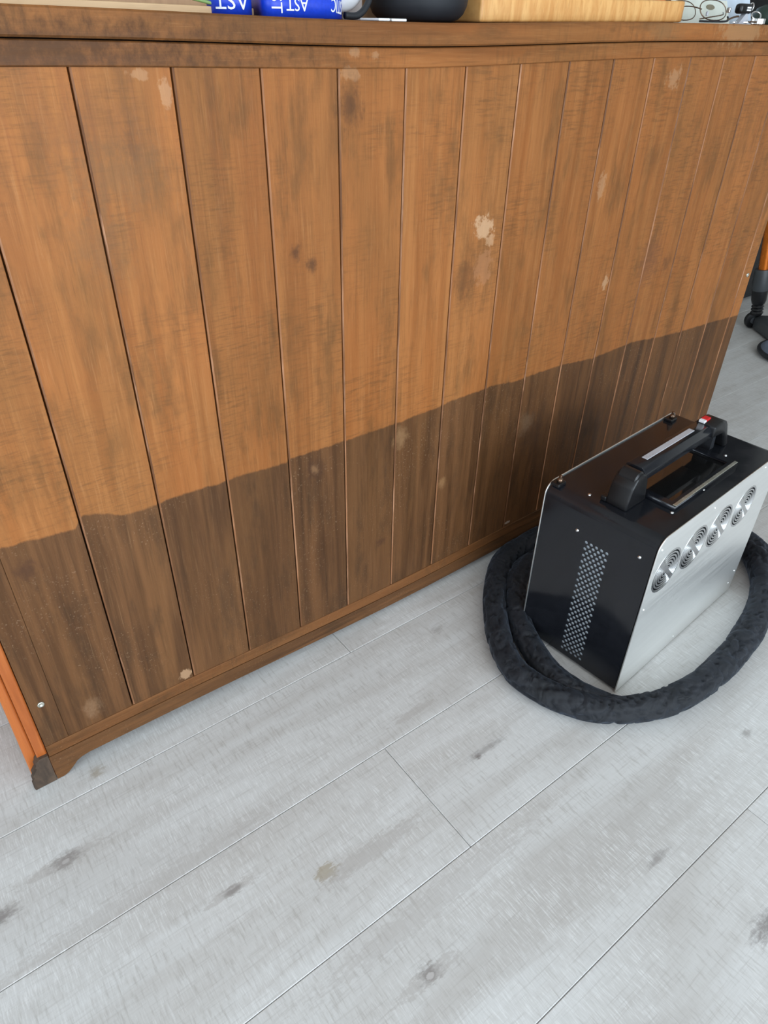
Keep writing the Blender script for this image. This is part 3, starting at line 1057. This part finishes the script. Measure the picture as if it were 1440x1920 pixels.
for i, (cx, yy) in enumerate(((-0.002, 0.004), (0.0, 0.075))):
    lp = lens_loop(cx, 0.0192, 0.034, 0.0150, yy, 0.5)
    rm = obj('rim', tube(bmesh.new(), lp, 0.0009, 8, True), 'bronze', gl, True)
    bm = bmesh.new()
    fr0 = [bm.verts.new((p[0], p[1] - .0006, p[2])) for p in lp]
    fr1 = [bm.verts.new((p[0], p[1] + .0006, p[2])) for p in lp]
    bm.faces.new(fr0)
    bm.faces.new(fr1[::-1])
    for k in range(36):
        bm.faces.new((fr0[k], fr0[(k + 1) % 36], fr1[(k + 1) % 36], fr1[k]))
    obj('lens', bm, 'lens', rm)
obj('bridge', tube(bmesh.new(), catmull([(-0.03, 0.006, 0.02), (-0.034, 0.025, 0.024), (-0.034, 0.05, 0.024), (-0.029, 0.075, 0.02)], 6), 0.0009, 8), 'bronze', gl, True)
obj('temple', tube(bmesh.new(), catmull([(0.028, 0.006, 0.016), (0.006, -0.012, 0.0125), (-0.03, -0.016, 0.0085), (-0.055, -0.016, 0.0055)], 6), 0.0009, 8), 'bronze', gl, True)
obj('temple', tube(bmesh.new(), catmull([(0.036, 0.0, 0.010), (0.012, -0.020, 0.0034), (-0.03, -0.021, 0.0022), (-0.06, -0.021, 0.0022)], 6), 0.0016, 8), 'matte_black', gl, True)
obj('temple_tip', tube(bmesh.new(), catmull([(0.016, -0.017, 0.005), (0.028, -0.015, 0.008), (0.042, -0.013, 0.0105), (0.050, -0.012, 0.0110)], 6), 0.0016, 8), 'bronze', gl, True)
obj('nose_pad', mkbox(-0.029, -0.026, -0.008, -0.004, 0.010, 0.017, bev=0.001), 'strip', gl)
obj('hinge', mkbox(0.032, 0.036, -0.004, 0.003, 0.016, 0.024, bev=0.001), 'bright_steel', gl)

cd = empty('printed_card', (1.525, 0.965, top_z(1.53)), R(-8))
tag(cd, 'white leaning card with a brown oval mark behind the spectacles', 'card')
bm = mkbox(-0.085, 0.075, -0.001, 0.001, 0, 0.039, bev=0.0006, seg=1)
for v in bm.verts:
    v.co.y += v.co.z * 0.5
obj('sheet', bm, 'card', cd)
bm = bmesh.new()
vs = [bm.verts.new((0.022 + 0.0125 * math.cos(2 * PI * i / 28), -0.0016 + (0.027 + 0.0045 * math.sin(2 * PI * i / 28)) * .5, 0.027 + 0.0045 * math.sin(2 * PI * i / 28))) for i in range(28)]
bm.faces.new(vs)
obj('oval_mark', bm, 'brown_print', cd)['label'] = 'brown oval mark'
op = obj('plastic_tub', lathe(bmesh.new(), [(0, 0), (0.02, 0), (0.0215, 0.002), (0.0215, 0.012), (0.02, 0.0145), (0, 0.0145)], 28), 'orange', None, True, (1.318, 0.93, top_z(1.15) + 0.0315), 40)
tag(op, 'small orange-red plastic tub on the right end of the cutting board', 'tub')
op.location.x = 1.296
pp = obj('leaning_paper', bmesh.new(), 'blue_paper', None, False, (1.66, 0.99, top_z(1.66)))
bm = mkbox(-0.085, 0.085, -0.001, 0.001, 0, 0.12, bev=0.0006, seg=1)
for v in bm.verts:
    v.co.y += v.co.z * 0.4
bm.to_mesh(pp.data)
bm.free()
tag(pp, 'pale blue sheet of paper leaning behind the keys', 'paper')
db = obj('dark_case', mkbox(-0.02, 0.02, -0.03, 0.03, 0, 0.06, bev=0.006), 'matte_black', None, False, (1.538, 1.05, top_z(1.54)))
tag(db, 'dark case standing behind the white card', 'case')
dg_ = obj('round_container', lathe(bmesh.new(), [(0, 0), (0.03, 0), (0.034, 0.004), (0.034, 0.016), (0.028, 0.027), (0.015, 0.033), (0, 0.034)], 32), 'dark_green', None, True, (1.642, 0.895, top_z(1.64)))
tag(dg_, 'dark green domed container at the right edge beside the keys', 'container')

kf = empty('key_fob', (1.480, 0.862, top_z(1.48) - 0.0), R(-6))
tag(kf, 'black key fob with a small white symbol resting on the keys', 'key fob')
bm = mkbox(-0.017, 0.017, -0.008, 0.008, 0.015, 0.0305, bev=0.005, seg=3)
obj('body', bm, 'black_plastic', kf, True)
bm = bmesh.new()
for zz in (0.0195, 0.0232):
    box(bm, -0.001, 0.010, -0.0088, -0.0078, zz, zz + 0.0024)
obj('symbol', bm, 'print', kf)['label'] = 'white printed symbol'
obj('loop', tube(bmesh.new(), [(0.0215 + 0.006 * math.cos(2 * PI * i / 20), 0, 0.026 + 0.006 * math.sin(2 * PI * i / 20)) for i in range(20)], 0.0011, 8, True), 'bright_steel', kf, True)
obj('key_blade', prism(bmesh.new(), [(-0.012, 0), (0.016, 0), (0.010, 0.0155), (0.004, 0.0155)], 'y', -0.005, 0.005), 'strip', kf)
kr = empty('key_ring', (1.522, 0.858, top_z(1.52)))
tag(kr, 'bunch of silver keys on a steel ring right of the black key fob', 'keys')
obj('ring', tube(bmesh.new(), [(0.004 + 0.013 * math.cos(2 * PI * i / 28), 0.002 + 0.006 * math.sin(2 * PI * i / 28), 0.0135 + 0.006 * math.sin(2 * PI * i / 28 + .4)) for i in range(28)], 0.0014, 8, True), 'bright_steel', kr, True)
for (a, b, zz, rz, mat_) in ((0.012, -0.004, 0.0, 0.0, 'bright_steel'), (-0.012, -0.002, 0.002, 0.5, 'bronze'), (-0.03, 0.0, 0.001, -0.4, 'bright_steel')):
    outl = [(0.010 * math.cos(R(q)), 0.009 * math.sin(R(q))) for q in range(-150, 151, 20)]
    outl = [(a + p[0], b + p[1]) for p in outl] + [(a - 0.026, b + 0.0035), (a - 0.029, b), (a - 0.026, b - 0.003), (a - 0.022, b - 0.0018), (a - 0.018, b - 0.0034), (a - 0.014, b - 0.002)]
    bm = prism(bmesh.new(), outl, 'z', zz, zz + (0.009 if rz == 0 else 0.003), bev=0.0006, seg=1)
    bmesh.ops.rotate(bm, verts=bm.verts, cent=(a, b, 0), matrix=Matrix.Rotation(rz, 3, 'Z'))
    obj('key', bm, mat_, kr)

# ------------------------------------------------------------------ beyond the right end of the cabinet
vc = empty('vacuum_cleaner', (2.888, 1.29, 0), R(0))
tag(vc, 'upright stick vacuum cleaner with orange tube and dark floor head behind the cabinet', 'vacuum cleaner')
ang = math.atan2(-0.82, -0.57)
lean = Vector((0, 0, 1)).rotation_difference(Vector((-0.10, 0.12, 1)).normalized()).to_matrix()


def vac(name, bm, mat, smooth=True, local=True, fa=35):
    if local:
        bmesh.ops.rotate(bm, verts=bm.verts, cent=(0, 0, 0), matrix=Matrix.Rotation(ang, 3, 'Z'))
    else:
        bmesh.ops.rotate(bm, verts=bm.verts, cent=(0, 0, 0.07), matrix=lean)
    return obj(name, bm, mat, vc, smooth, flat_angle=fa)


vac('floor_head', prism(bmesh.new(), [(-0.005, 0.006), (0.115, 0.006), (0.115, 0.03), (0.085, 0.056), (0.02, 0.060), (-0.005, 0.05)], 'x', 0.006, 0.20, bev=0.006, seg=2), 'dark_grey')
wm = Matrix.Translation((-0.012, 0.0, 0.034)) @ Matrix.Rotation(PI / 2, 4, 'Y')
wh = vac('wheel', lathe(bmesh.new(), [(0, .011), (0.02, .011), (0.031, .009), (0.033, .004), (0.033, -.004), (0.031, -.009), (0.02, -.011), (0, -.011)], 28, wm), 'black_plastic')
vac('hub', lathe(bmesh.new(), [(0, .014), (0.012, .014), (0.014, .0112), (0, .0112)], 20, wm), 'dark_grey').parent = wh
vac('neck', lathe(bmesh.new(), [(0, 0.06), (0.020, 0.06), (0.024, 0.07), (0.019, 0.076), (0.024, 0.082), (0.019, 0.088), (0.024, 0.094), (0.019, 0.10), (0.024, 0.106), (0.028, 0.12), (0.029, 0.16), (0, 0.16)], 28), 'black_plastic', local=False)
vac('cuff', lathe(bmesh.new(), [(0, 0.1602), (0.0315, 0.1602), (0.033, 0.165), (0.032, 0.232), (0.029, 0.242), (0, 0.242)], 28), 'dark_grey', local=False)
vac('tube', lathe(bmesh.new(), [(0, 0.2422), (0.0195, 0.2422), (0.0195, 0.78), (0, 0.78)], 28), 'orange_tube', local=False)['label'] = 'orange metal tube'
vac('release_button', mkbox(0.022, 0.044, -0.034, -0.010, 0.16, 0.195, bev=0.003), 'red', local=False)
vac('motor_unit', lathe(bmesh.new(), [(0, 0.7805), (0.03, 0.7805), (0.05, 0.80), (0.055, 0.90), (0.04, 0.93), (0, 0.93)], 28), 'dark_grey', local=False)

bc = empty('black_cabinet', (3.45, 1.9, 0))  # dark furniture, enlarged to darken what the floor reflects
tag(bc, 'black cabinet in the shade behind the orange vacuum cleaner', 'cabinet')
obj('carcass', mkbox(-0.52, 0.6, -0.38, 0.05, 0.001, 1.9, bev=0.004), 'black_lacquer', bc)
for xx in (-0.51, 0.042):
    d = obj('door', mkbox(xx, xx + 0.545, -0.4, -0.381, 0.02, 1.89, bev=0.003), 'black_lacquer', bc)
    obj('handle', mkbox(xx + (0.50 if xx < -.1 else .03), xx + (0.512 if xx < -.1 else .042), -0.415, -0.4005, 0.55, 0.70, bev=0.003), 'dark_grey', d)

cu_ = empty('floor_cushion', (2.74, 1.02, 0))
tag(cu_, 'slate-grey floor cushion with black piping at the right edge of the picture', 'cushion')
obj('pad', lathe(bmesh.new(), [(0, 0.001), (0.125, 0.001), (0.138, 0.008), (0.138, 0.022), (0.12, 0.034), (0, 0.04)], 40), 'grey_fabric', cu_, True)
obj('piping', tube(bmesh.new(), [(0.139 * math.cos(2 * PI * i / 48), 0.139 * math.sin(2 * PI * i / 48), 0.016) for i in range(48)], 0.008, 10, True), 'matte_black', cu_, True)
